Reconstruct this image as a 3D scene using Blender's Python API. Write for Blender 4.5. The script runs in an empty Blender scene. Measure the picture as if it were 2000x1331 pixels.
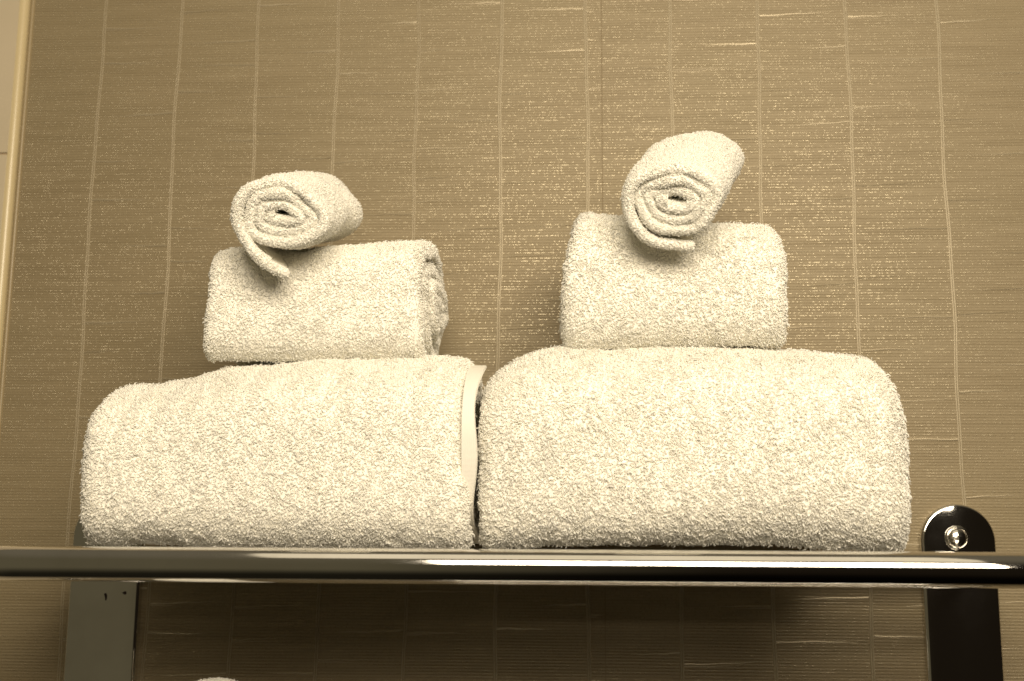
import bpy, math, random
import numpy as np
from mathutils import Vector, Matrix

rng = np.random.default_rng(7)
random.seed(7)
sc = bpy.context.scene
COL = sc.collection

# ------------------------------------------------------------------ camera
Z0 = 1.60                       # height of the towel rack rail above the floor
D = 0.86                        # camera distance from the wallpapered wall
FPX = 2400.0                    # focal length in pixels of a 2000 px wide frame
PITCH, YAW, ROLL = math.radians(10.2), math.radians(3.0), math.radians(-0.40)
cam_data = bpy.data.cameras.new('camera')
cam = bpy.data.objects.new('camera', cam_data)
COL.objects.link(cam)
cam_data.sensor_width = 36.0
cam_data.lens = FPX / 2000.0 * 36.0
cam_data.clip_start = 0.01
cam_data.clip_end = 50
RM = (Matrix.Rotation(YAW, 3, 'Z') @ Matrix.Rotation(math.pi / 2 + PITCH, 3, 'X') @ Matrix.Rotation(-ROLL, 3, 'Z'))
CP = Vector((0.0, -D, Z0))
cam.matrix_world = Matrix.Translation(CP) @ RM.to_4x4()
cam_data.dof.use_dof = True
cam_data.dof.focus_distance = 0.73
cam_data.dof.aperture_fstop = 9.0
sc.camera = cam

# ------------------------------------------------------------------ light
world = bpy.data.worlds.new('World')
sc.world = world
world.use_nodes = True
wn = world.node_tree.nodes
wl = world.node_tree.links
bg = wn['Background']
tc = wn.new('ShaderNodeTexCoord')
sep = wn.new('ShaderNodeSeparateXYZ')
wl.new(tc.outputs['Generated'], sep.inputs[0])
mr = wn.new('ShaderNodeMapRange')           # the room is paler on its left side
mr.inputs['From Min'].default_value = 0.15
mr.inputs['From Max'].default_value = -0.25
mr.inputs['To Min'].default_value = 0.0
mr.inputs['To Max'].default_value = 1.0
mr.interpolation_type = 'SMOOTHSTEP'
wl.new(sep.outputs['X'], mr.inputs['Value'])
mixw = wn.new('ShaderNodeMix')
mixw.data_type = 'RGBA'
mixw.inputs['A'].default_value = (0.010, 0.007, 0.004, 1)
mixw.inputs['B'].default_value = (0.094, 0.078, 0.044, 1)
wl.new(mr.outputs['Result'], mixw.inputs['Factor'])
flo = wn.new('ShaderNodeMapRange')          # and darker below, towards the floor
flo.inputs['From Min'].default_value = -0.90
flo.inputs['From Max'].default_value = -0.30
flo.inputs['To Min'].default_value = 0.12
flo.inputs['To Max'].default_value = 1.0
flo.interpolation_type = 'SMOOTHSTEP'
wl.new(sep.outputs['Z'], flo.inputs['Value'])
wl.new(flo.outputs['Result'], bg.inputs['Strength'])
cei = wn.new('ShaderNodeMapRange')          # a pale ceiling overhead
cei.inputs['From Min'].default_value = 0.40
cei.inputs['From Max'].default_value = 0.95
cei.inputs['To Min'].default_value = 0.0
cei.inputs['To Max'].default_value = 1.0
cei.interpolation_type = 'SMOOTHSTEP'
wl.new(sep.outputs['Z'], cei.inputs['Value'])
mixc2 = wn.new('ShaderNodeMix')
mixc2.data_type = 'RGBA'
mixc2.inputs['B'].default_value = (0.13, 0.108, 0.070, 1)
wl.new(cei.outputs['Result'], mixc2.inputs['Factor'])
wl.new(mixw.outputs['Result'], mixc2.inputs['A'])
wl.new(mixc2.outputs['Result'], bg.inputs['Color'])


def area(name, loc, target, sx, sy, power, col):
    d = bpy.data.lights.new(name, 'AREA')
    d.shape = 'RECTANGLE'
    d.size, d.size_y = sx, sy
    d.energy = power
    d.color = col
    o = bpy.data.objects.new(name, d)
    COL.objects.link(o)
    o.location = loc
    o.rotation_euler = (Vector(target) - Vector(loc)).to_track_quat('-Z', 'Y').to_euler()
    return o


area('vanity_light', (0.19, -1.18, Z0 + 0.50), (0.02, -0.05, Z0 + 0.12), 0.78, 0.48, 17.0, (1.0, 0.85, 0.635))
area('ceiling_light', (0.05, -0.80, Z0 + 1.35), (0.0, -0.05, Z0 + 0.1), 1.2, 0.9, 2.6, (1.0, 0.84, 0.58))

sc.view_settings.view_transform = 'Standard'
sc.view_settings.look = 'None'
sc.view_settings.exposure = 0.0
sc.view_settings.gamma = 1.0
sc.view_settings.use_curve_mapping = False
sc.cycles.max_bounces = 16
sc.cycles.diffuse_bounces = 10
sc.cycles.transmission_bounces = 8
sc.cycles.transparent_max_bounces = 24


def P(px, py, dist):
    """World point seen at photo pixel (px, py) on the plane `dist` metres in front of the camera (parallel to the wall)."""
    d = RM @ Vector(((px - 1000.0) / FPX, -(py - 665.5) / FPX, -1.0))
    t = dist / d.y
    return CP + d * t


# ------------------------------------------------------------------ materials
def mat(name):
    m = bpy.data.materials.new(name)
    m.use_nodes = True
    return m, m.node_tree.nodes, m.node_tree.links, m.node_tree.nodes['Principled BSDF']


def simple(name, col, rough=0.5, metal=0.0, spec=0.5):
    m, n, l, b = mat(name)
    b.inputs['Base Color'].default_value = (*col, 1)
    b.inputs['Roughness'].default_value = rough
    b.inputs['Metallic'].default_value = metal
    b.inputs['Specular IOR Level'].default_value = spec
    return m


class NT:
    """Tiny helper to write node expressions."""
    def __init__(s, m):
        s.n, s.l = m.node_tree.nodes, m.node_tree.links

    def new(s, t, ins=None, **kw):
        x = s.n.new(t)
        for k, v in kw.items():
            setattr(x, k, v)
        for k, v in (ins or {}).items():
            if isinstance(v, bpy.types.NodeSocket):
                s.l.new(v, x.inputs[k])
            else:
                x.inputs[k].default_value = v
        return x

    def math(s, op, a, b=0.0, c=0.0):
        return s.new('ShaderNodeMath', {0: a, 1: b, 2: c}, operation=op).outputs[0]

    def mixc(s, f, a, b):
        return s.new('ShaderNodeMix', {'Factor': f, 'A': a, 'B': b}, data_type='RGBA').outputs['Result']

    def noise(s, vec, scale, detail=2.0, rough=0.5):
        return s.new('ShaderNodeTexNoise', {'Vector': vec, 'Scale': scale, 'Detail': detail, 'Roughness': rough}).outputs['Fac']

    def ramp(s, v, a, b, lo=0.0, hi=1.0):
        return s.new('ShaderNodeMapRange', {'Value': v, 'From Min': a, 'From Max': b, 'To Min': lo, 'To Max': hi}).outputs['Result']


# terry cotton
def cotton(name, base, var):
    m, n, l, b = mat(name)
    t = NT(m)
    co = t.new('ShaderNodeTexCoord').outputs['Object']
    nz = t.noise(co, 90.0, 3.0)
    f = t.ramp(nz, 0.35, 0.65)
    c = t.mixc(f, (*[x * (1 - var) for x in base], 1), (*base, 1))
    d = t.new('ShaderNodeBsdfDiffuse', {'Color': c}).outputs[0]
    n.remove(b)
    l.new(d, n['Material Output'].inputs['Surface'])
    return m


M_TERRY = cotton('terry_cotton', (0.975, 0.962, 0.905), 0.02)
M_CORE = cotton('terry_ground_weave', (0.97, 0.952, 0.885), 0.03)
m, n, l, b = mat('woven_hem')
t = NT(m)
co = t.new('ShaderNodeTexCoord').outputs['Object']
w1 = t.new('ShaderNodeTexWave', {'Vector': co, 'Scale': 420.0, 'Distortion': 0.6}, wave_type='BANDS', bands_direction='Y').outputs['Fac']
w2 = t.new('ShaderNodeTexWave', {'Vector': co, 'Scale': 300.0, 'Distortion': 0.6}, wave_type='BANDS', bands_direction='X').outputs['Fac']
h = t.math('ADD', w1, w2)
bp = t.new('ShaderNodeBump', {'Height': h, 'Strength': 0.2, 'Distance': 0.0002}).outputs[0]
l.new(bp, b.inputs['Normal'])
b.inputs['Base Color'].default_value = (0.93, 0.905, 0.83, 1)
b.inputs['Roughness'].default_value = 0.85
M_HEM = m

# chrome with faint water spots and wiping marks
m, n, l, b = mat('polished_chrome')
t = NT(m)
co = t.new('ShaderNodeTexCoord').outputs['Object']
sm = t.noise(co, 18.0, 4.0, 0.6)
sp = t.new('ShaderNodeTexVoronoi', {'Vector': co, 'Scale': 160.0, 'Randomness': 1.0})
dot = t.ramp(sp.outputs['Distance'], 0.10, 0.16, 1.0, 0.0)
gate = t.ramp(sp.outputs['Color'], 0.93, 0.95)
spot = t.math('MULTIPLY', dot, gate)
r = t.ramp(sm, 0.4, 0.75, 0.05, 0.095)
r = t.math('ADD', r, t.math('MULTIPLY', spot, 0.35))
l.new(r, b.inputs['Roughness'])
b.inputs['Metallic'].default_value = 1.0
b.inputs['Base Color'].default_value = (0.80, 0.79, 0.77, 1)
smc = t.mixc(t.ramp(sm, 0.42, 0.70), (0.80, 0.79, 0.77, 1), (0.70, 0.685, 0.66, 1))
l.new(smc, b.inputs['Base Color'])
M_CHROME = m
M_SPECK = simple('dark_speck', (0.02, 0.008, 0.005), 0.8)  # for the two small dark flecks on the left plate face
M_SCREW = simple('screw_steel', (0.72, 0.70, 0.66), 0.14, 1.0)
M_RECESS = simple('screw_recess', (0.25, 0.23, 0.2), 0.4, 1.0)

# wallpaper field: fine horizontal threads, foil flecks
m, n, l, b = mat('thread_wallpaper')
t = NT(m)
co = t.new('ShaderNodeTexCoord').outputs['Object']
warp = t.new('ShaderNodeMapping', {'Vector': co, 'Scale': (5.0, 5.0, 22.0)}).outputs[0]
wz = t.noise(warp, 1.0, 3.0)
xyz = t.new('ShaderNodeSeparateXYZ', {0: co})
X, Z = xyz.outputs['X'], xyz.outputs['Z']
zz = t.math('ADD', Z, t.math('MULTIPLY', t.math('SUBTRACT', wz, 0.5), 0.0032))
# threads
ph = t.math('MULTIPLY', zz, 1.0 / 0.00205)
rows = t.math('FLOOR', ph)
saw = t.math('FRACT', ph)
rv = t.new('ShaderNodeTexWhiteNoise', {'W': rows}, noise_dimensions='1D').outputs['Value']
tri = t.math('ABSOLUTE', t.math('SUBTRACT', saw, 0.5))
groove = t.ramp(tri, 0.24, 0.47)                     # 1 in the dark line between threads
gvar = t.noise(t.new('ShaderNodeMapping', {'Vector': co, 'Scale': (14.0, 1.0, 300.0)}).outputs[0], 1.0, 2.0)
groove = t.math('MULTIPLY', groove, t.ramp(gvar, 0.38, 0.62, 0.45, 1.0))
streak = t.noise(t.new('ShaderNodeMapping', {'Vector': co, 'Scale': (11.0, 1.0, 150.0)}).outputs[0], 1.0, 4.0, 0.6)
blot = t.noise(t.new('ShaderNodeMapping', {'Vector': co, 'Scale': (7.0, 1.0, 9.0)}).outputs[0], 1.0, 3.0)
fine = t.noise(t.new('ShaderNodeMapping', {'Vector': co, 'Scale': (500.0, 1.0, 1200.0)}).outputs[0], 1.0, 2.0)
c = t.mixc(t.ramp(streak, 0.3, 0.7), (0.252, 0.202, 0.117, 1), (0.302, 0.246, 0.150, 1))
c = t.mixc(t.math('MULTIPLY', t.ramp(blot, 0.4, 0.7), 0.25), c, (0.27, 0.23, 0.13, 1))
c = t.mixc(t.math('MULTIPLY', t.ramp(fine, 0.4, 0.62), 0.22), c, (0.20, 0.145, 0.085, 1))
c = t.mixc(t.math('MULTIPLY', groove, 0.42), c, (0.14, 0.10, 0.05, 1))
l.new(c, b.inputs['Base Color'])
# foil flecks: short dashes along the threads
cell = t.new('ShaderNodeCombineXYZ', {0: t.math('MULTIPLY', X, 1.0 / 0.0009), 1: 0.0, 2: rows}).outputs[0]
cellf = t.new('ShaderNodeVectorMath', {0: cell}, operation='FLOOR').outputs[0]
wn3 = t.new('ShaderNodeTexWhiteNoise', {'Vector': cellf}, noise_dimensions='3D')
patch = t.noise(t.new('ShaderNodeMapping', {'Vector': co, 'Scale': (26.0, 1.0, 430.0)}).outputs[0], 1.0, 3.0, 0.6)
thr = t.ramp(patch, 0.40, 0.68, 0.97, 0.35)
on = t.math('GREATER_THAN', wn3.outputs['Value'], thr)
shape = t.ramp(tri, 0.12, 0.24, 1.0, 0.0)
flx = t.math('ABSOLUTE', t.math('SUBTRACT', t.math('FRACT', t.math('MULTIPLY', X, 1.0 / 0.00085)), 0.5))
shape = t.math('MULTIPLY', shape, t.ramp(flx, 0.28, 0.42, 1.0, 0.0))
fleck = t.math('MULTIPLY', on, shape)
# relief
hgt = t.math('SUBTRACT', 1.0, groove)
hgt = t.math('ADD', hgt, t.math('MULTIPLY', fine, 0.5))
hgt = t.math('ADD', hgt, t.math('MULTIPLY', fleck, 0.5))
bump = t.new('ShaderNodeBump', {'Height': hgt, 'Strength': 0.5, 'Distance': 0.00025}).outputs[0]
l.new(bump, b.inputs['Normal'])
b.inputs['Roughness'].default_value = 0.50
b.inputs['Specular IOR Level'].default_value = 0.45
b.inputs['Metallic'].default_value = 0.10
foil = t.new('ShaderNodeBsdfGlossy', {'Color': (0.62, 0.56, 0.42, 1), 'Roughness': 0.27, 'Normal': bump}).outputs[0]
mx = t.new('ShaderNodeMixShader', {0: t.math('MULTIPLY', fleck, 0.30), 1: b.outputs[0], 2: foil}).outputs[0]
l.new(mx, n['Material Output'].inputs['Surface'])
M_PAPER = m

# pearly cords of the wallpaper: dull long ones, shinier short ones
def cord(name, ca, cb_, rough, metal):
    m, n, l, b = mat(name)
    t = NT(m)
    co = t.new('ShaderNodeTexCoord').outputs['Object']
    nz = t.noise(t.new('ShaderNodeMapping', {'Vector': co, 'Scale': (600.0, 1.0, 300.0)}).outputs[0], 1.0, 2.0)
    l.new(t.mixc(nz, ca, cb_), b.inputs['Base Color'])
    b.inputs['Roughness'].default_value = rough
    b.inputs['Metallic'].default_value = metal
    return m


M_CORD = cord('pearl_cord', (0.30, 0.25, 0.165, 1), (0.39, 0.335, 0.23, 1), 0.42, 0.20)
M_STRAND = cord('pearl_strand', (0.33, 0.275, 0.18, 1), (0.42, 0.36, 0.25, 1), 0.33, 0.26)
M_SEAM = simple('paper_seam', (0.20, 0.15, 0.085), 0.9)

# cream tile
m, n, l, b = mat('cream_tile')
t = NT(m)
co = t.new('ShaderNodeTexCoord').outputs['Object']
nz = t.noise(co, 14.0, 4.0, 0.6)
c = t.mixc(nz, (0.50, 0.43, 0.31, 1), (0.58, 0.50, 0.37, 1))
l.new(c, b.inputs['Base Color'])
b.inputs['Roughness'].default_value = 0.35
M_TILE = m
M_GROUT = simple('grout', (0.40, 0.31, 0.2), 0.9)
M_TRIM = simple('cream_enamel_trim', (0.60, 0.50, 0.30), 0.25)
M_CAULK = simple('caulk_bead', (0.33, 0.26, 0.15), 0.35)
M_WHITEWALL = simple('floor_tile', (0.35, 0.3, 0.22), 0.5)


# ------------------------------------------------------------------ mesh helpers
def link(name, verts, faces, mats, parent=None, fmat=None, smooth=False):
    me = bpy.data.meshes.new(name)
    me.from_pydata([tuple(v) for v in verts], [], [tuple(f) for f in faces])
    for mm in mats:
        me.materials.append(mm)
    if fmat is not None:
        me.polygons.foreach_set('material_index', np.asarray(fmat, dtype=np.int32))
    if smooth:
        me.polygons.foreach_set('use_smooth', np.ones(len(me.polygons), dtype=bool))
    me.update()
    o = bpy.data.objects.new(name, me)
    COL.objects.link(o)
    if parent is not None:
        o.parent = parent
    return o


class MB:
    def __init__(s):
        s.v, s.f, s.m = [], [], []

    def add(s, vs, fs, mi=0):
        k = len(s.v)
        s.v += [tuple(v) for v in vs]
        s.f += [tuple(i + k for i in f) for f in fs]
        s.m += [mi] * len(fs)

    def box(s, x0, x1, y0, y1, z0, z1, mi=0):
        s.add([(x, y, z) for x in (x0, x1) for y in (y0, y1) for z in (z0, z1)],
              [(0, 1, 3, 2), (4, 6, 7, 5), (0, 4, 5, 1), (2, 3, 7, 6), (0, 2, 6, 4), (1, 5, 7, 3)], mi)

    def ridge(s, pts, width, height, mi=0, y0=0.0, taper=False):
        """raised cord along pts [(x,z)] lying on plane y=y0, bulging to -y"""
        n_ = len(pts)
        prof = [(-0.5, 0.0), (-0.36, 0.75), (0.0, 1.0), (0.36, 0.75), (0.5, 0.0)]
        vs = []
        for i, (x, z) in enumerate(pts):
            a = pts[max(0, i - 1)]
            c_ = pts[min(n_ - 1, i + 1)]
            d = Vector((c_[0] - a[0], c_[1] - a[1])).normalized()
            nn = (-d.y, d.x)
            k = 1.0
            if taper:
                u = i / (n_ - 1)
                k = max(0.12, 1 - u * u) if taper == 1 else max(0.12, math.sin(math.pi * min(1, max(0, u))) ** 0.5)
            for (a_, h_) in prof:
                vs.append((x + nn[0] * a_ * width * k, y0 - h_ * height * k, z + nn[1] * a_ * width * k))
        fs = []
        for i in range(n_ - 1):
            for j in range(4):
                q = i * 5 + j
                fs.append((q, q + 1, q + 6, q + 5))
        s.add(vs, fs, mi)

    def build(s, name, mats, parent=None, smooth=False):
        return link(name, s.v, s.f, mats, parent, s.m, smooth)


def tag(o, label=None, cat=None, group=None, kind=None):
    if label:
        o['label'] = label
    if cat:
        o['category'] = cat
    if group:
        o['group'] = group
    if kind:
        o['kind'] = kind
    return o


def empty(name, loc):
    o = bpy.data.objects.new(name, None)
    o.empty_display_size = 0.02
    COL.objects.link(o)
    o.location = loc
    return o


# ------------------------------------------------------------------ the wall
xl = P(38, 290, D).x            # left limit of the paper
WT, WB = Z0 + 0.85, Z0 - 1.60
wall = MB()
wall.add([(xl - 0.004, 0, WB), (1.3, 0, WB), (1.3, 0, WT), (xl - 0.004, 0, WT)], [(0, 1, 2, 3)], 0)
line_px = [-30, 175, 330, 487, 646, 808, 976, 1147, 1317, 1490, 1670, 1853]
lx = [P(p, 450, D).x for p in line_px[1:]]
lx = lx + [lx[-1] + 0.0655 * (k + 1) for k in range(11)]
ZT, ZB2 = Z0 + 0.62, Z0 - 0.60


def wob(x0, seed, amp=0.0008):
    r_ = random.Random(seed)
    f1, f2, p1, p2 = r_.uniform(22, 34), r_.uniform(70, 110), r_.uniform(0, 6), r_.uniform(0, 6)
    return lambda z: x0 + amp * (math.sin(z * f1 + p1) + 0.35 * math.sin(z * f2 + p2))


fns = []
for i, x in enumerate(lx):
    fn = wob(x, 100 + i)
    fns.append(fn)
    if x > 1.0:
        break
    zs = np.arange(ZB2, ZT, 0.006)
    g = 0.00072
    wide = 0.62 if i < 5 else 1.0  # leftmost cords thinned: their fainter lighting is put into the shape
    wall.ridge([(fn(z) - g, z) for z in zs], 0.00120 * wide, 0.00028, 1)
    wall.ridge([(fn(z) + g, z) for z in zs], 0.00120 * wide, 0.00028, 1)
seam_x = P(1177, 400, D).x
wall.box(seam_x - 0.00022, seam_x + 0.00022, -0.00012, 0.002, ZB2, ZT, 2)
# short cross cords in every column, alternately rooted left and right
for i in range(len(fns) - 1):
    r_ = random.Random(500 + i)
    z = ZB2 + r_.uniform(0, 0.03)
    side = r_.random() < 0.5
    while z < ZT:
        z += r_.uniform(0.016, 0.041)
        if r_.random() < 0.7:
            side = not side
        xa, xb = fns[i](z) + 0.0014, fns[i + 1](z) - 0.0014
        if xa < seam_x < xb:
            if side:
                xb = seam_x
            else:
                xa = seam_x + 0.0005
        L = (xb - xa) * r_.uniform(0.45, 0.98)
        sl = r_.uniform(-0.012, 0.06)
        n_ = 10
        bowk = r_.uniform(-0.0006, 0.0006)
        pts = []
        for k in range(n_ + 1):
            u = k / n_
            if side:
                x_ = xa + L * u
                z_ = z + sl * L * u
            else:
                x_ = xb - L * u
                z_ = z - sl * L * u
            pts.append((x_, z_ + bowk * math.sin(u * 3.1) + 0.0002 * math.sin(u * 14 + i)))
        wall.ridge(pts, r_.uniform(0.0010, 0.0018), 0.00050, 3, taper=1)
        if r_.random() < 0.4:
            wall.ridge([(a_, b_ - 0.0013 - 0.0006 * q / n_) for q, (a_, b_) in enumerate(pts[:int(n_ * r_.uniform(0.5, 0.95))])],
                       0.0006, 0.0002, 3, taper=1)
wo = wall.build('wall', [M_PAPER, M_CORD, M_SEAM, M_STRAND], smooth=False)
tag(wo, 'beige thread textured wallpaper with vertical cords and short pearly cross strands', 'wallpapered wall', kind='structure')

# tiled strip at the left edge, standing slightly proud, with its trim
tw = MB()
ty = -0.004
gz = P(15, 297, D - 0.01).z
gr = 0.0016
for (za, zb) in ((WB, gz - 0.66), (gz - 0.66 + gr, gz - 0.33), (gz - 0.33 + gr, gz), (gz + gr, gz + 0.33), (gz + 0.33 + gr, WT)):
    tw.box(xl - 0.62, xl - 0.31 - gr, ty, 0.012, za, zb, 0)
    tw.box(xl - 0.31, xl - 0.0067, ty, 0.012, za, zb, 0)
tw.box(xl - 0.62, xl - 0.0069, ty + 0.0012, 0.0115, WB, WT, 1)
two = tw.build('tiled_wall', [M_TILE, M_GROUT])
bv = two.modifiers.new('bevel', 'BEVEL')
bv.width = 0.0006
bv.segments = 2
tag(two, 'cream tiled wall strip with thin grout line left of the wallpaper', 'tiled wall', kind='structure')

tr = MB()
prof = [(0.0, 0.0035)]
for k in range(9):
    a = math.pi / 2 * k / 8
    prof.append((-0.0005 - 0.0050 * (1 - math.cos(a)), -0.0005 - 0.0045 * math.sin(a)))
prof.append((-0.0066, -0.0050))
prof.append((-0.0066, 0.0035))
nv = len(prof)
vs = [(xl + a, b_, z) for z in (WB, WT) for (a, b_) in prof]
fs = [(i, (i + 1) % nv, nv + (i + 1) % nv, nv + i) for i in range(nv)]
tr.add(vs, fs, 0)
tro = tr.build('edge_trim', [M_TRIM], smooth=False)
tag(tro, 'rounded cream trim strip running up the left edge of the wallpaper', 'trim')
cb = MB()
pts = [(xl + 0.0016, z) for z in np.arange(WB, WT, 0.02)]
cb.ridge(pts, 0.0032, 0.0016, 0)
cbo = cb.build('caulk_bead', [M_CAULK], tro, smooth=True)

# ------------------------------------------------------------------ chrome rack
RAIL_Y = -0.2300
RT = 0.0089


def tube(path, rad, seg=28):
    pts_ = [Vector(p) for p in path]
    n_ = len(pts_)
    vs_, fs_ = [], []
    up = Vector((0, 0, 1))
    for i, p in enumerate(pts_):
        d = (pts_[min(n_ - 1, i + 1)] - pts_[max(0, i - 1)]).normalized()
        s_ = d.cross(up).normalized()
        u_ = s_.cross(d).normalized()
        for k in range(seg):
            a = 2 * math.pi * k / seg
            vs_.append(p + (s_ * math.cos(a) + u_ * math.sin(a)) * rad)
    for i in range(n_ - 1):
        for k in range(seg):
            fs_.append((i * seg + k, i * seg + (k + 1) % seg, (i + 1) * seg + (k + 1) % seg, (i + 1) * seg + k))
    fs_.append(tuple(range(seg))[::-1])
    fs_.append(tuple((n_ - 1) * seg + k for k in range(seg)))
    return vs_, fs_


pl_x0, pl_x1 = P(140, 1150, D - 0.005).x, P(268, 1150, D - 0.005).x
pr_x0, pr_x1 = P(1803, 1150, D - 0.005).x, P(1951, 1150, D - 0.005).x
PWD = 0.0500
PLX, PRX = (pl_x0 + pl_x1) / 2, (pr_x0 + pr_x1) / 2
rack = empty('towel_rack', ((PLX + PRX) / 2, 0, Z0))
tag(rack, 'polished chrome towel rack with rounded front rail and two wall plates', 'towel rack')
RO = Vector(rack.location)


def uloop(z, ydepth, xa, xb, br):
    p = [(xa, -0.006, z)]
    for k in range(6):
        p.append((xa, -0.006 + (ydepth + br + 0.006) * (k + 1) / 6, z))
    for k in range(1, 17):
        a = math.pi / 2 * k / 16
        p.append((xa + br * (1 - math.cos(a)), ydepth + br - br * math.sin(a), z))
    for k in range(1, 24):
        p.append((xa + br + (xb - xa - 2 * br) * k / 24, ydepth, z))
    for k in range(0, 17):
        a = math.pi / 2 * (1 - k / 16)
        p.append((xb - br * (1 - math.cos(a)), ydepth + br - br * math.sin(a), z))
    for k in range(6):
        p.append((xb, ydepth + br + (-0.006 - ydepth - br) * (k + 1) / 6, z))
    return p


def part_tube(name, path, rad, parent=rack, seg=28, rel=RO):
    v_, f_ = tube(path, rad, seg)
    return link(name, [v - rel for v in v_], f_, [M_CHROME], parent, smooth=True)


def autosharp(o, ang=40):
    me = o.data
    me.set_sharp_from_angle(angle=math.radians(ang))


u1 = part_tube('front_rail', uloop(Z0 - 0.0026, RAIL_Y, PLX + 0.001, PRX - 0.001, 0.040), RT)
autosharp(u1)
for yb in (-0.176, -0.128, -0.080, -0.032):
    v_ = [(PLX + 0.004 + (PRX - PLX - 0.008) * k / 20, yb, Z0 - 0.0016) for k in range(21)]
    autosharp(part_tube('shelf_bar', v_, 0.0052, seg=20))
# lower loop, just below the picture
WB0z = P(300, 1464, 0.665).z
LZ = WB0z - 0.0350
u2 = part_tube('lower_rail', uloop(LZ, -0.20, PLX + 0.004, PRX - 0.004, 0.05), RT)
autosharp(u2)
for yb in (-0.14, -0.07):
    v_ = [(PLX + 0.004 + (PRX - PLX - 0.008) * k / 20, yb, LZ + 0.002) for k in range(21)]
    autosharp(part_tube('shelf_bar', v_, 0.0052, seg=20))


def plate(xc, ztop, zbot, w, th, specks=False):
    """stadium shaped plate, flat mirror face and a rounded edge"""
    R_ = w / 2
    out = []
    for k in range(33):
        a = math.pi * k / 32
        out.append((R_ * math.cos(a), ztop - R_ + R_ * math.sin(a)))
    nseg = 10
    for k in range(1, nseg):
        out.append((-R_, ztop - R_ - (ztop - zbot - 2 * R_) * k / nseg))
    for k in range(33):
        a = math.pi + math.pi * k / 32
        out.append((R_ * math.cos(a), zbot + R_ + R_ * math.sin(a)))
    for k in range(1, nseg):
        out.append((R_, zbot + R_ + (ztop - zbot - 2 * R_) * k / nseg))
    n_ = len(out)
    # inset by scaling each outline point toward the medial segment
    rings = []
    steps = [(0.0, 0.0), (0.0, -(th - 0.0023))]
    for k in range(1, 6):
        a = math.pi / 2 * k / 5
        steps.append((0.0023 * (1 - math.cos(a)), -(th - 0.0023) - 0.0023 * math.sin(a)))
    vs_ = []
    for (ins, y) in steps:
        for (x, z) in out:
            zc = min(max(z, zbot + R_), ztop - R_)
            v = Vector((x, z - zc))
            L_ = v.length
            v = v * ((L_ - ins) / L_)
            vs_.append((xc + v.x, y, zc + v.y))
    fs_ = []
    for i in range(len(steps) - 1):
        for k in range(n_):
            fs_.append((i * n_ + k, i * n_ + (k + 1) % n_, (i + 1) * n_ + (k + 1) % n_, (i + 1) * n_ + k))
    fs_.append(tuple((len(steps) - 1) * n_ + k for k in range(n_)))
    fm = [0] * len(fs_)
    if specks:
        for (px, py, pol) in ((206, 1166, [(-3, -6), (1, -7), (3, -3), (3, 3), (2, 7), (0, 7), (-1, 1)]),
                              (243, 1158, [(-6, 0), (-2, -1), (0, -3), (4, -2), (4, 3), (0, 4), (-3, 1)])):
            c_ = P(px, py, D - th)
            k0 = len(vs_)
            for (a_, b_) in pol:
                vs_.append((c_.x + a_ / 2787, -th - 0.00015, c_.z - b_ / 2787))
            fs_.append(tuple(range(k0, k0 + len(pol))))
            fm.append(1)
    o = link('wall_plate', [Vector(v) - RO for v in vs_], fs_, [M_CHROME, M_SPECK], rack, fm, smooth=True)
    autosharp(o, 35)
    return o


pt_r = P(1875, 985, D - 0.004).z
for (xc, d_) in ((PLX, True), (PRX, False)):
    plate(xc, pt_r, Z0 - 0.33, PWD, 0.0060, d_)


def screw(xc, zc, y):
    """dished washer, domed head and a crosshead recess"""
    seg = 36
    prof_ = [(0.0082, 0.0), (0.0082, -0.0008), (0.0078, -0.0013), (0.0068, -0.0016), (0.0064, -0.0010), (0.0062, -0.0010)]
    dome = [(0.0062, -0.0012), (0.0058, -0.0022), (0.0048, -0.0029), (0.0036, -0.0034), (0.0024, -0.0037)]
    pr_ = prof_ + dome
    vs_, fs_ = [], []
    for (r_, y_) in pr_:
        for k in range(seg):
            a = 2 * math.pi * k / seg
            vs_.append((xc + r_ * math.cos(a), y + y_, zc + r_ * math.sin(a)))
    for i in range(len(pr_) - 1):
        for k in range(seg):
            fs_.append((i * seg + k, i * seg + (k + 1) % seg, (i + 1) * seg + (k + 1) % seg, (i + 1) * seg + k))
    fm = [0] * len(fs_)
    # cross recess : star ring then floor
    def star(ro, ri, n4=36):
        o_ = []
        for k in range(n4):
            a = 2 * math.pi * k / n4 + 0.2
            q = abs(math.cos(2 * (a - 0.2)))
            o_.append((ro if q > 0.82 else ri, a))
        return o_
    k1 = len(vs_)
    for (r_, a) in star(0.0023, 0.0011):
        vs_.append((xc + r_ * math.cos(a - 0.2), y - 0.0038, zc + r_ * math.sin(a - 0.2)))
    base = (len(pr_) - 1) * seg
    for k in range(seg):
        fs_.append((base + k, base + (k + 1) % seg, k1 + (k + 1) % seg, k1 + k))
        fm.append(0)
    k2 = len(vs_)
    for (r_, a) in star(0.0013, 0.0005):
        vs_.append((xc + r_ * math.cos(a - 0.2), y - 0.0016, zc + r_ * math.sin(a - 0.2)))
    for k in range(seg):
        fs_.append((k1 + k, k1 + (k + 1) % seg, k2 + (k + 1) % seg, k2 + k))
        fm.append(1)
    fs_.append(tuple(k2 + k for k in range(seg)))
    fm.append(1)
    o = link('screw', [Vector(v) - RO for v in vs_], fs_, [M_SCREW, M_RECESS], rack, fm, smooth=True)
    autosharp(o, 50)


szc = P(1871, 1051, D - 0.006).z
for xc in (PLX, PRX):
    screw(xc - 0.001, szc, -0.0060)


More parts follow.
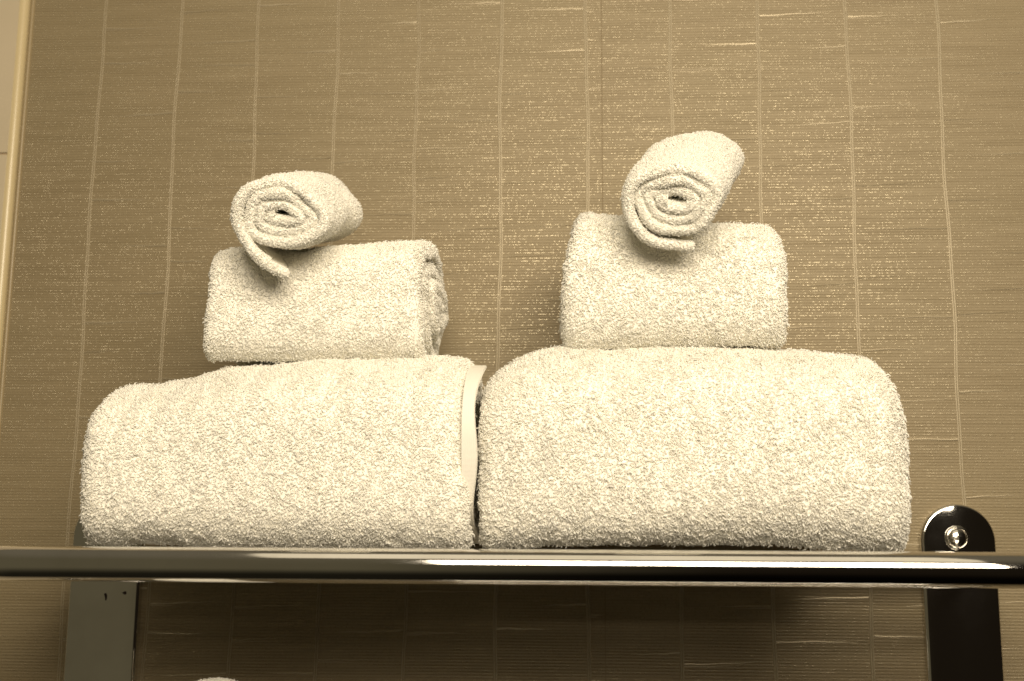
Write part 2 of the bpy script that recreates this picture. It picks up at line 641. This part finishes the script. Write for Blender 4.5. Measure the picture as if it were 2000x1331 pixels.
# ------------------------------------------------------------------ towels
def vnoise(p, scale, seed=0):
    """cheap smooth pseudo noise from summed sines, p (n,3) -> (n,3)"""
    r_ = np.random.default_rng(seed)
    out = np.zeros_like(p)
    for _ in range(7):
        k = r_.normal(size=(3, 3)) * scale
        ph_ = r_.uniform(0, 6.28, 3)
        out += np.sin(p @ k + ph_)
    return out / 7 ** 0.5


def sheet(path, nrm, t_, wlo, whi, kseg, warp, round_seg=5, adj=None):
    """slab of thickness t_ following 2D path; axis along w. returns verts grid (n,M,3)"""
    n_ = len(path)
    wl_ = np.linspace(0, 1, kseg + 1)
    ring_w, ring_o = [], []
    grid = np.zeros((n_, 2 * (kseg + 1) + 2 * (round_seg - 1), 3))
    h_ = t_ / 2
    for i in range(n_):
        a, b_ = wlo[i] + h_, whi[i] - h_
        w = list(a + (b_ - a) * wl_)
        o_ = [h_] * len(w)
        for k in range(1, round_seg):
            an = math.pi / 2 - math.pi * k / round_seg
            w.append(b_ + h_ * math.cos(an))
            o_.append(h_ * math.sin(an))
        w += list(b_ + (a - b_) * wl_)
        o_ += [-h_] * (kseg + 1)
        for k in range(1, round_seg):
            an = -math.pi / 2 - math.pi * k / round_seg
            w.append(a + h_ * math.cos(an))
            o_.append(h_ * math.sin(an))
        w, o_ = np.array(w), np.array(o_)
        # columns: w (axis), u (first cross axis), v (second cross axis)
        grid[i, :, 0] = w
        if adj is None:
            grid[i, :, 1] = path[i][0] + nrm[i][0] * o_
            grid[i, :, 2] = path[i][1] + nrm[i][1] * o_
        else:
            fi = adj(i, w)
            ii = np.arange(n_)
            grid[i, :, 1] = np.interp(fi, ii, path[:, 0]) + np.interp(fi, ii, nrm[:, 0]) * o_
            grid[i, :, 2] = np.interp(fi, ii, path[:, 1]) + np.interp(fi, ii, nrm[:, 1]) * o_
    sh = grid.shape
    return warp(grid.reshape(-1, 3)).reshape(sh)


def grid_normals(g):
    du = np.gradient(g, axis=0)
    dv = np.roll(g, -1, axis=1) - np.roll(g, 1, axis=1)
    n_ = np.cross(du, dv)
    n_ /= np.linalg.norm(n_, axis=2, keepdims=True) + 1e-12
    return n_


def terry(name, g, density, length, radius, weight=None, label=None, parent=None, seed=1, droop=0.35, origin=None,
          bare=None, clump=1.0, tuft_lift=1.0):
    """closed slab mesh from grid g (n,M,3) plus its pile of bent tufts, one object"""
    n_, M_, _ = g.shape
    r_ = np.random.default_rng(seed)
    N = grid_normals(g)
    cen = g.mean(axis=1, keepdims=True)
    if ((g - cen) * N).sum() < 0:
        N = -N
        flip = True
    else:
        flip = False
    V = g.reshape(-1, 3)
    idx = np.arange(n_ * M_).reshape(n_, M_)
    a = idx[:-1, :]
    b_ = idx[1:, :]
    c_ = np.roll(idx, -1, axis=1)[1:, :]
    d_ = np.roll(idx, -1, axis=1)[:-1, :]
    Q = np.stack([a, b_, c_, d_], axis=-1).reshape(-1, 4)
    # area
    e1, e2 = V[Q[:, 2]] - V[Q[:, 0]], V[Q[:, 3]] - V[Q[:, 1]]
    A = 0.5 * np.linalg.norm(np.cross(e1, e2), axis=1)
    W = np.ones_like(A)
    if weight is not None:
        W = weight(np.repeat(np.arange(n_ - 1), M_), np.tile(np.arange(M_), n_ - 1), V[Q].mean(axis=1), N.reshape(-1, 3)[Q].mean(axis=1))
    cnt = int((A * W).sum() * density)
    pick = r_.choice(len(Q), size=cnt, p=(A * W) / (A * W).sum())
    s_, t2 = r_.random((cnt, 1)), r_.random((cnt, 1))
    q = Q[pick]
    Nf = N.reshape(-1, 3)

    def lerp(F):
        return (F[q[:, 0]] * (1 - s_) + F[q[:, 1]] * s_) * (1 - t2) + (F[q[:, 3]] * (1 - s_) + F[q[:, 2]] * s_) * t2
    Pp, Nn = lerp(V), lerp(Nf)
    Nn /= np.linalg.norm(Nn, axis=1, keepdims=True) + 1e-12
    lean = vnoise(Pp, 170.0, seed + 3) * 0.28 * clump + vnoise(Pp, 700.0, seed + 4) * 0.30 * clump + r_.normal(size=(cnt, 3)) * 0.45
    lean[:, 2] -= droop
    lean -= Nn * (lean * Nn).sum(axis=1, keepdims=True)
    L = length * np.where(r_.random((cnt, 1)) < 0.05, 1.2, 0.70) * (0.85 + 0.3 * r_.random((cnt, 1))) * (1 + 0.22 * vnoise(Pp, 260.0, seed + 5)[:, :1])
    R_ = radius * (0.8 + 0.4 * r_.random((cnt, 1)))
    p0 = Pp - Nn * length * 0.2
    p1 = Pp + Nn * L * 0.55 * tuft_lift + lean * L * 0.22
    p2 = Pp + Nn * L * 0.85 * tuft_lift + lean * L * 0.62
    p3 = Pp + Nn * L * 0.82 * tuft_lift + lean * L * 0.95
    side = np.cross(Nn, lean + 1e-6)
    side /= np.linalg.norm(side, axis=1, keepdims=True) + 1e-12
    rings = []
    for (p_, k_, tg) in ((p0, 0.9, p1 - p0), ((p1 + p2) / 2, 1.1, p3 - p0), (p3, 0.45, p3 - p1)):
        tg = tg / (np.linalg.norm(tg, axis=1, keepdims=True) + 1e-12)
        bb = np.cross(tg, side)
        bb /= np.linalg.norm(bb, axis=1, keepdims=True) + 1e-12
        for an in (0.0, 2.0944, 4.18879):
            rings.append(p_ + (side * math.cos(an) + bb * math.sin(an)) * R_ * k_)
    TV = np.stack(rings, axis=1)                       # cnt,9,3
    base = []
    for i in range(2):
        for k in range(3):
            base.append((i * 3 + k, i * 3 + (k + 1) % 3, (i + 1) * 3 + (k + 1) % 3, (i + 1) * 3 + k))
    TQ = (np.array(base)[None] + (np.arange(cnt) * 9)[:, None, None]).reshape(-1, 4) + len(V)
    TT = (np.array([[6, 7, 8]])[None] + (np.arange(cnt) * 9)[:, None, None]).reshape(-1, 3) + len(V)
    allv = np.concatenate([V, TV.reshape(-1, 3)])
    if origin is None:
        origin = allv[:len(V)].mean(axis=0)
        origin[2] = V[:, 2].min()
    allv = allv - origin
    if flip:
        Q = Q[:, ::-1]
    caps = [list(idx[0, :]), list(idx[-1, ::-1])]
    loops = np.concatenate([Q.reshape(-1), TQ.reshape(-1), TT.reshape(-1), np.array(caps[0]), np.array(caps[1])])
    sizes = np.concatenate([np.full(len(Q) + len(TQ), 4), np.full(len(TT), 3), [len(caps[0]), len(caps[1])]])
    starts = np.concatenate([[0], np.cumsum(sizes)[:-1]])
    me = bpy.data.meshes.new(name)
    me.vertices.add(len(allv))
    me.vertices.foreach_set('co', allv.astype(np.float32).ravel())
    me.loops.add(len(loops))
    me.loops.foreach_set('vertex_index', loops.astype(np.int32))
    me.polygons.add(len(sizes))
    me.polygons.foreach_set('loop_start', starts.astype(np.int32))
    me.polygons.foreach_set('loop_total', sizes.astype(np.int32))
    for mm in (M_TERRY, M_CORE, M_HEM):
        me.materials.append(mm)
    mi = np.zeros(len(sizes), dtype=np.int32)
    mi[:len(Q)] = 1
    if bare is not None:
        bm_ = bare(np.repeat(np.arange(n_ - 1), M_), np.tile(np.arange(M_), n_ - 1))
        mi[:len(Q)][bm_] = 2
    mi[-2:] = 2 if bare is not None else 1
    me.polygons.foreach_set('material_index', mi)
    sm_ = np.ones(len(sizes), dtype=bool)
    sm_[-2:] = False
    me.polygons.foreach_set('use_smooth', sm_)
    me.update(calc_edges=True)
    o = bpy.data.objects.new(name, me)
    COL.objects.link(o)
    o.location = origin
    if parent is not None:
        o.parent = parent
    return o


def spiral(a, b_, ex, turns, t_, th0, step=0.0035, tail=None, wav=0.0, gap=1.12, seed=0, sgn=1, exb=2.0):
    """flattened spiral path in the (u,v) plane starting outside; returns pts and outward normals"""
    pts_ = []
    th = 0.0
    total = turns * 2 * math.pi
    r_ = random.Random(seed)
    ph1, ph2 = r_.uniform(0, 6), r_.uniform(0, 6)
    while th < total:
        off = t_ * gap * th / (2 * math.pi)
        aa, bb = a - t_ / 2 - off, b_ - t_ / 2 - off
        if min(aa, bb) < t_ * 0.12:
            break
        an = th0 + sgn * th
        c0, s0 = math.cos(an), math.sin(an)
        e_ = 2 + ((exb if s0 < 0 else ex) - 2) * max(0.0, 1 - th / (2.6 * math.pi))
        rr = (abs(c0) ** e_ + abs(s0) ** e_) ** (-1 / e_)
        w_ = 1 + wav * min(1, th / 5.0) * (math.sin(3 * an + ph1) + 0.6 * math.sin(5 * an + ph2))
        pts_.append((aa * c0 * rr * w_, bb * s0 * rr * w_))
        th += step / max(0.006, math.hypot(aa * s0, bb * c0) + 0.002)
    # inner end curls into a small fold across the middle
    if tail is not None:
        pts_ = tail + pts_
    pts_ = np.array(pts_)
    tg = np.gradient(pts_, axis=0)
    tg /= np.linalg.norm(tg, axis=1, keepdims=True) + 1e-12
    nn = np.stack([tg[:, 1], -tg[:, 0]], axis=1) * sgn
    return pts_, nn


def lerp1(x, xs, ys):
    return np.interp(x, xs, ys)


def folded_towel(name, label, x0, x1, zb, zt, ydep, yc, ex, t_, turns, top_fn, endc, density, length, radius, seed,
                 yaw=0.0, wrinkle=0.0012, droop=0.35, ends=(0.0, 0.0), clump=1.0, wav=0.02, gap=1.12, group=None, dent=None, topin=(0.0, 0.0), creases=(), wedge=0.0):
    hz = (zt - zb) / 2 - length * 0.75
    hy = ydep / 2 - length * 0.75
    zc = (zt + zb) / 2
    pts_, nn = spiral(hy, hz, ex, turns, t_, math.radians(-130), wav=wav, seed=seed, sgn=-1, gap=gap, exb=5.0)
    # sgn=-1: u = y axis, v = z axis
    n_ = len(pts_)
    rr = np.random.default_rng(seed)
    j = np.cumsum(rr.normal(size=n_)) * 0.0004
    j -= np.linspace(j[0], j[-1], n_)
    inner = np.linspace(0, 1, n_)
    hw = (x1 - x0) / 2 - length * 0.6
    wlo = -hw + np.abs(j) + inner * ends[0] + 0.0012 * np.sin(inner * 21)
    whi = hw - np.abs(j) - inner * ends[1] + 0.0012 * np.sin(inner * 17 + 1)
    cx_ = (x0 + x1) / 2

    def warp(g):
        g = g.copy()
        u = g[:, 0] / hw
        for s_, c_, w0 in ((-1, endc[0], endc[2]), (1, endc[1], endc[2])):
            k = np.clip((s_ * u - w0) / (1 - w0), 0, 1.05)
            f = 1 - c_ * (1 - np.sqrt(np.clip(1 - k * k * 0.97, 0, 1)))
            g[:, 1] *= f
            # shrink downwards mostly: keep the base on the shelf
            g[:, 2] = -hz + (g[:, 2] + hz) * f
        if top_fn is not None:
            tf = top_fn(u)
            g[:, 2] = -hz + (g[:, 2] + hz) * tf
        if dent is not None:            # pressed down by the roll lying on it
            dx = g[:, 0] - (dent[0] - cx_) - dent[3] * (g[:, 1] + hy)
            g[:, 2] -= dent[2] * np.exp(-(dx / dent[1]) ** 2) * np.clip((g[:, 2] + hz * 0.2) / (1.2 * hz), 0, 1)
        for (cu, cd, cw, cs) in creases:    # soft lengthwise valleys in the cloth
            q_ = np.exp(-((u - cu - cs * g[:, 2] / hz) / cw) ** 2) * np.clip(0.4 + g[:, 2] / hz, 0, 1)
            g[:, 1] *= 1 - cd / hy * q_
            g[:, 2] -= 0.25 * cd * q_ * np.sign(g[:, 2])
        zt_ = np.clip(g[:, 2] / hz, 0, 1)
        g[:, 2] += wedge * np.clip(g[:, 1], -0.02, 1) * zt_
        g[:, 0] += np.where(u < 0, topin[0], -topin[1]) * zt_ * np.abs(u)
        wv = vnoise(g, 28.0, seed + 11)
        wv2 = vnoise(g, 75.0, seed + 12)
        g += wv * wrinkle + wv2 * wrinkle * 0.35
        c_, s_ = math.cos(yaw), math.sin(yaw)
        x_, y_ = g[:, 0].copy(), g[:, 1].copy()
        out = np.stack([cx_ + x_ * c_ - y_ * s_, yc + x_ * s_ + y_ * c_, zc + g[:, 2]], axis=1)
        return out
    kseg = max(20, int((x1 - x0) / 0.004))
    g = sheet(pts_, nn, t_, wlo, whi, kseg, warp)
    outer = int(np.searchsorted(inner, 1.0))
    # arc length of first turn
    d_ = np.r_[0, np.cumsum(np.linalg.norm(np.diff(pts_, axis=0), axis=1))]
    per = 2 * (hy + hz) * 1.75
    first = d_ < per * 1.0

    def weight(i, jj, c, nrm_):
        M_ = 2 * (kseg + 1) + 8
        is_outer = (jj < kseg) & first[i]
        is_end = ((jj >= kseg) & (jj < kseg + 5)) | (jj >= 2 * kseg + 6)
        w = np.where(is_outer, 1.0, 0.0)
        w = np.where(is_end, 0.9, w)
        # both faces close to the open ends
        jn = np.where(jj < kseg, jj, 2 * kseg + 5 - jj) / kseg
        near = (np.minimum(jn, 1 - jn) * (x1 - x0)) < 0.012
        w = np.where(near & (w == 0), 0.8, w)
        # the side against the wall is never seen from the room
        w = np.where(is_outer & (nrm_[:, 1] > 0.75), 0.25, w)
        return w
    o = terry(name, g, density, length, radius, weight=weight, seed=seed, droop=droop, clump=clump)
    tag(o, label, 'towel', group)
    return o


GB = 'bath towels lying on the rack'
ZBASE = Z0 + 0.0030

# ---- big towels
bigY, bigDep = -0.108, 0.196
f = D + (bigY - bigDep / 2)          # distance of the front face
bl0, bl1 = P(136, 960, f + 0.004).x, P(918, 900, f + 0.012).x
br0, br1 = P(926, 900, f + 0.006).x, P(1796, 960, f + 0.004).x
ztL = P(650, 696, f + 0.075).z
ztR = P(1300, 664, f + 0.075).z
topL = lambda u: lerp1(u, [-1.1, -0.95, -0.75, -0.5, -0.3, 0.1, 0.6, 1.1], [0.83, 0.86, 0.875, 0.915, 0.965, 1.0, 1.005, 0.985])
topR = lambda u: lerp1(u, [-1.1, -0.95, -0.8, -0.62, -0.2, 0.3, 0.75, 1.1], [0.87, 0.90, 0.955, 1.0, 1.01, 0.998, 0.945, 0.90])
bath_l = folded_towel('bath_towel', 'white bath towel lower left on the rack, flat hem at its right end', bl0, bl1, ZBASE, ztL, bigDep, bigY, 2.7, 0.011, 4.2,
                      topL, (0.10, 0.05, 0.86), 1350000, 0.0018, 0.00034, 21, wrinkle=0.0020, group=GB, creases=((-0.80, 0.0028, 0.035, 0.05), (-0.64, 0.0032, 0.04, 0.09), (0.35, 0.0014, 0.05, -0.05)))
bath_r = folded_towel('bath_towel', 'widest fluffy white bath towel, resting on the rack beside the visible plate screw', br0, br1, ZBASE, ztR, bigDep, bigY, 2.7, 0.011, 4.2,
                      topR, (0.10, 0.22, 0.84), 1300000, 0.0021, 0.00035, 22, wrinkle=0.0019, group=GB, clump=1.25, creases=((-0.45, 0.0015, 0.06, 0.08), (0.62, 0.0018, 0.06, 0.06)))

# flat woven hem showing at the right end of the left bath towel
hm = MB()
hy_, hz_ = bigDep / 2 - 0.006, (ztL - ZBASE) / 2 - 0.007
zc_ = (ztL + ZBASE) / 2
hp = []
for k in range(41):
    an = math.radians(108 + (252 - 108) * k / 40)
    c0, s0 = math.cos(an), math.sin(an)
    rr_ = (abs(c0) ** 2.6 + abs(s0) ** 2.6) ** (-1 / 2.6)
    hp.append((bigY + hy_ * c0 * rr_, zc_ + hz_ * s0 * rr_))
vs, fs = [], []
for k, (y, z) in enumerate(hp):
    u = k / 40
    xa = bl1 - 0.0040
    xb = bl1 + 0.0046 - 0.0026 * u ** 1.5 + 0.0012 * math.sin(k * 0.35)
    y2 = y + 0.0016 * math.sin(k * 0.3) - 0.003 * u
    out = Vector((y - bigY, (z - zc_) * 1.5)).normalized() * 0.0011
    for (x_, s_) in ((xa, 1), (xb - 0.0006, 1), (xb, 0), (xb - 0.0006, -1), (xa, -1)):
        vs.append((x_, y2 + out.x * s_, z + out.y * s_))
for k in range(40):
    for q in range(5):
        a_, b_ = k * 5 + q, k * 5 + (q + 1) % 5
        fs.append((a_, a_ + 5, b_ + 5, b_))
fs.append((0, 1, 2, 3, 4))
fs.append((204, 203, 202, 201, 200))
hem = link('hem', [Vector(v) - bath_l.location for v in vs], fs, [M_HEM], bath_l, smooth=True)
autosharp(hem, 50)

# ---- small towels
GS = 'hand towels stacked on the bath towels'
smY, smDep = -0.112, 0.135
fs_ = D + (smY - smDep / 2)
sl0, sl1 = P(390, 610, fs_ + 0.004).x, P(822, 610, fs_ + 0.004).x
sr0, sr1 = P(1090, 600, fs_ + 0.004).x, P(1545, 600, fs_ + 0.004).x
zslT = P(620, 446, fs_ + 0.045).z
zsrT = P(1330, 400, fs_ + 0.045).z
topSL = lambda u: lerp1(u, [-1.1, -0.8, -0.3, 0.3, 0.8, 1.1], [0.93, 0.955, 0.95, 0.975, 1.02, 1.0])
topSR = lambda u: lerp1(u, [-1.1, -0.8, 0.0, 0.8, 1.1], [1.075, 1.065, 1.01, 0.96, 0.95])
hand_l = folded_towel('hand_towel', 'rolled white hand towel with folded layers showing at its open right end', sl0, sl1, ztL - 0.0125, zslT, smDep, smY, 2.45, 0.0085, 3.6,
                      topSL, (0.08, 0.04, 0.86), 1450000, 0.0016, 0.00032, 31, wrinkle=0.0014, group=GS, ends=(0.0, -0.006), wav=0.07, gap=1.35, wedge=0.34, dent=(P(560, 500, 0.68).x, 0.017, 0.0030, 0.0))
hand_r = folded_towel('hand_towel', 'boxy white hand towel with fluffy shaggy left edge, on the widest bath towel', sr0, sr1, ztR - 0.0150, zsrT, smDep, smY, 2.55, 0.0085, 3.6,
                      topSR, (0.07, 0.07, 0.88), 1400000, 0.0020, 0.00033, 32, wrinkle=0.0012, group=GS, clump=1.2, dent=(P(1320, 500, 0.68).x, 0.017, 0.0040, 0.2), topin=(0.009, 0.0), wedge=0.34)


# ---- washcloths
def washcloth(name, label, front, rear, a, b_, seed, tail_pts, roll=0.0, density=1500000, length=0.0013, radius=0.00028,
              group=None, taper=-0.06, shear=0.9, turns=7.0, t_=0.0052, gap=1.12):
    F, Rr = Vector(front), Vector(rear)
    ax = (Rr - F)
    L = ax.length
    ax.normalize()
    sx = ax.cross(Vector((0, 0, 1))).normalized()       # to the right seen from the front
    up = sx.cross(ax).normalized()
    c_, s_ = math.cos(roll), math.sin(roll)
    sx, up = sx * c_ + up * s_, up * c_ - sx * s_
    # spiral: starts lower left, runs up and over to the right, inward
    pts_, nn = spiral(a, b_, 2.15, turns, t_, math.radians(205), step=0.0016, exb=2.15, wav=0.065, seed=seed, sgn=-1, gap=gap)
    # free end: from the tail point to the spiral start
    p0 = np.array(tail_pts[0])
    p1 = np.array(tail_pts[1])
    p2 = pts_[0]
    tgt = pts_[1] - pts_[0]
    tgt /= np.linalg.norm(tgt)
    K = 26
    tl = []
    for k in range(K):
        u = k / K
        q0, q1, q2, q3 = p0, p1, p2 - tgt * 0.014, p2
        tl.append(tuple(q0 * (1 - u) ** 3 + 3 * q1 * u * (1 - u) ** 2 + 3 * q2 * u * u * (1 - u) + q3 * u ** 3))
    allp = np.array(tl + [tuple(x) for x in pts_])
    tg = np.gradient(allp, axis=0)
    tg /= np.linalg.norm(tg, axis=1, keepdims=True) + 1e-12
    nn = np.stack([-tg[:, 1], tg[:, 0]], axis=1)
    n_ = len(allp)
    rr = np.random.default_rng(seed)
    s = np.linspace(0, 1, n_)
    ed = 0.0012 * np.sin(s * 23 + seed) + 0.0008 * np.sin(s * 61)
    wlo = np.zeros(n_) + ed + 0.003 * s - 0.0
    # the corner of the free end slants back
    lead = np.clip(1 - np.arange(n_) / K, 0, 1)
    wlo += lead * 0.001
    whi = np.full(n_, L) - 0.003 * s + ed * 0.5
    Fa, sxa, upa, axa = np.array(F), np.array(sx), np.array(up), np.array(ax)

    def warp(g):
        k = 1 - taper * (g[:, 0:1] / L)
        w2 = g[:, 0:1] / L
        bul = 1 + 0.05 * np.sin(w2 * math.pi) - 0.05 * np.clip((w2 - 0.8) / 0.2, 0, 1) ** 2
        ang = np.arctan2(g[:, 2:3], g[:, 1:2])
        fold = 1 / (1 + np.exp(-(w2 - 0.66 - 0.10 * np.sin(ang + seed)) / 0.012))
        fold2 = 1 / (1 + np.exp(-(w2 - 0.36 - 0.08 * np.sin(ang * 1.0 + 2.0 + seed)) / 0.02))
        bul = bul + 0.045 * fold + 0.02 * fold2
        out = Fa + axa * g[:, 0:1] + sxa * g[:, 1:2] * k * bul + upa * g[:, 2:3] * k * bul
        out = out + vnoise(out, 55.0, seed + 2) * 0.0009 + vnoise(out, 120.0, seed + 6) * 0.0004
        # a crease where the cloth was folded in, near the back
        return out
    kseg = 34

    def adj(i, w):
        if i >= K:
            return np.full(len(w), float(i))
        s_k = np.clip(1 - shear * w / L, 0.12, 1.0)
        return K - (K - i) * s_k
    g = sheet(allp, nn, t_, wlo, whi, kseg, warp, adj=adj)
    dd = np.r_[0, np.cumsum(np.linalg.norm(np.diff(allp, axis=0), axis=1))]
    hemz = dd < 0.013
    first = dd < (dd[K] + 2 * math.pi * math.sqrt((a * a + b_ * b_) / 2) * 1.05)

    def weight(i, jj, c, nrm_):
        is_out = jj < kseg
        is_front = (jj >= 2 * kseg + 5)
        is_rear = (jj >= kseg) & (jj < kseg + 5)
        w = np.where(is_out & first[i], 0.8, 0.0)
        w = np.where(is_front, 1.9, w)
        w = np.where(is_rear, 0.9, w)
        jn = np.where(is_out, jj, 2 * kseg + 5 - jj) / kseg
        near = (jn * L < 0.016) & (jj < 2 * kseg + 5)
        w = np.where(near & (w == 0), 1.0, w)
        w = np.where(hemz[i] & (jj < 2 * kseg + 5), 0.0, w)
        return w

    def bare(i, jj):
        return hemz[i]
    o = terry(name, g, density, length, radius, weight=weight, seed=seed, droop=0.1, bare=bare, clump=0.6)
    tag(o, label, 'washcloth', group)
    return o


GW = 'rolled washcloths on the hand towels'
wcl = washcloth('washcloth', 'rolled white washcloth on the left stack, lying across it with a loose pointed corner',
                P(548, 422, 0.648), P(622, 410, 0.770), 0.0283, 0.0222, 41, [(0.007, -0.0325), (-0.010, -0.0265)], roll=math.radians(-4), group=GW)
wcr = washcloth('washcloth', 'rolled white washcloth on the right stack, tipped steeply back towards the wall',
                P(1313, 396, 0.648), P(1362, 325, 0.770), 0.0283, 0.0222, 52, [(0.0125, -0.0248), (-0.006, -0.0240)], roll=math.radians(-4), group=GW)
WB0 = P(300, 1464, 0.665)
wcb = washcloth('washcloth', 'white washcloth roll barely peeking up at the bottom edge, under the rack',
                WB0, WB0 + Vector((0.002, 0.120, 0.0)), 0.0255, 0.0235, 63, [(0.012, -0.026), (-0.006, -0.0265)], group=None)
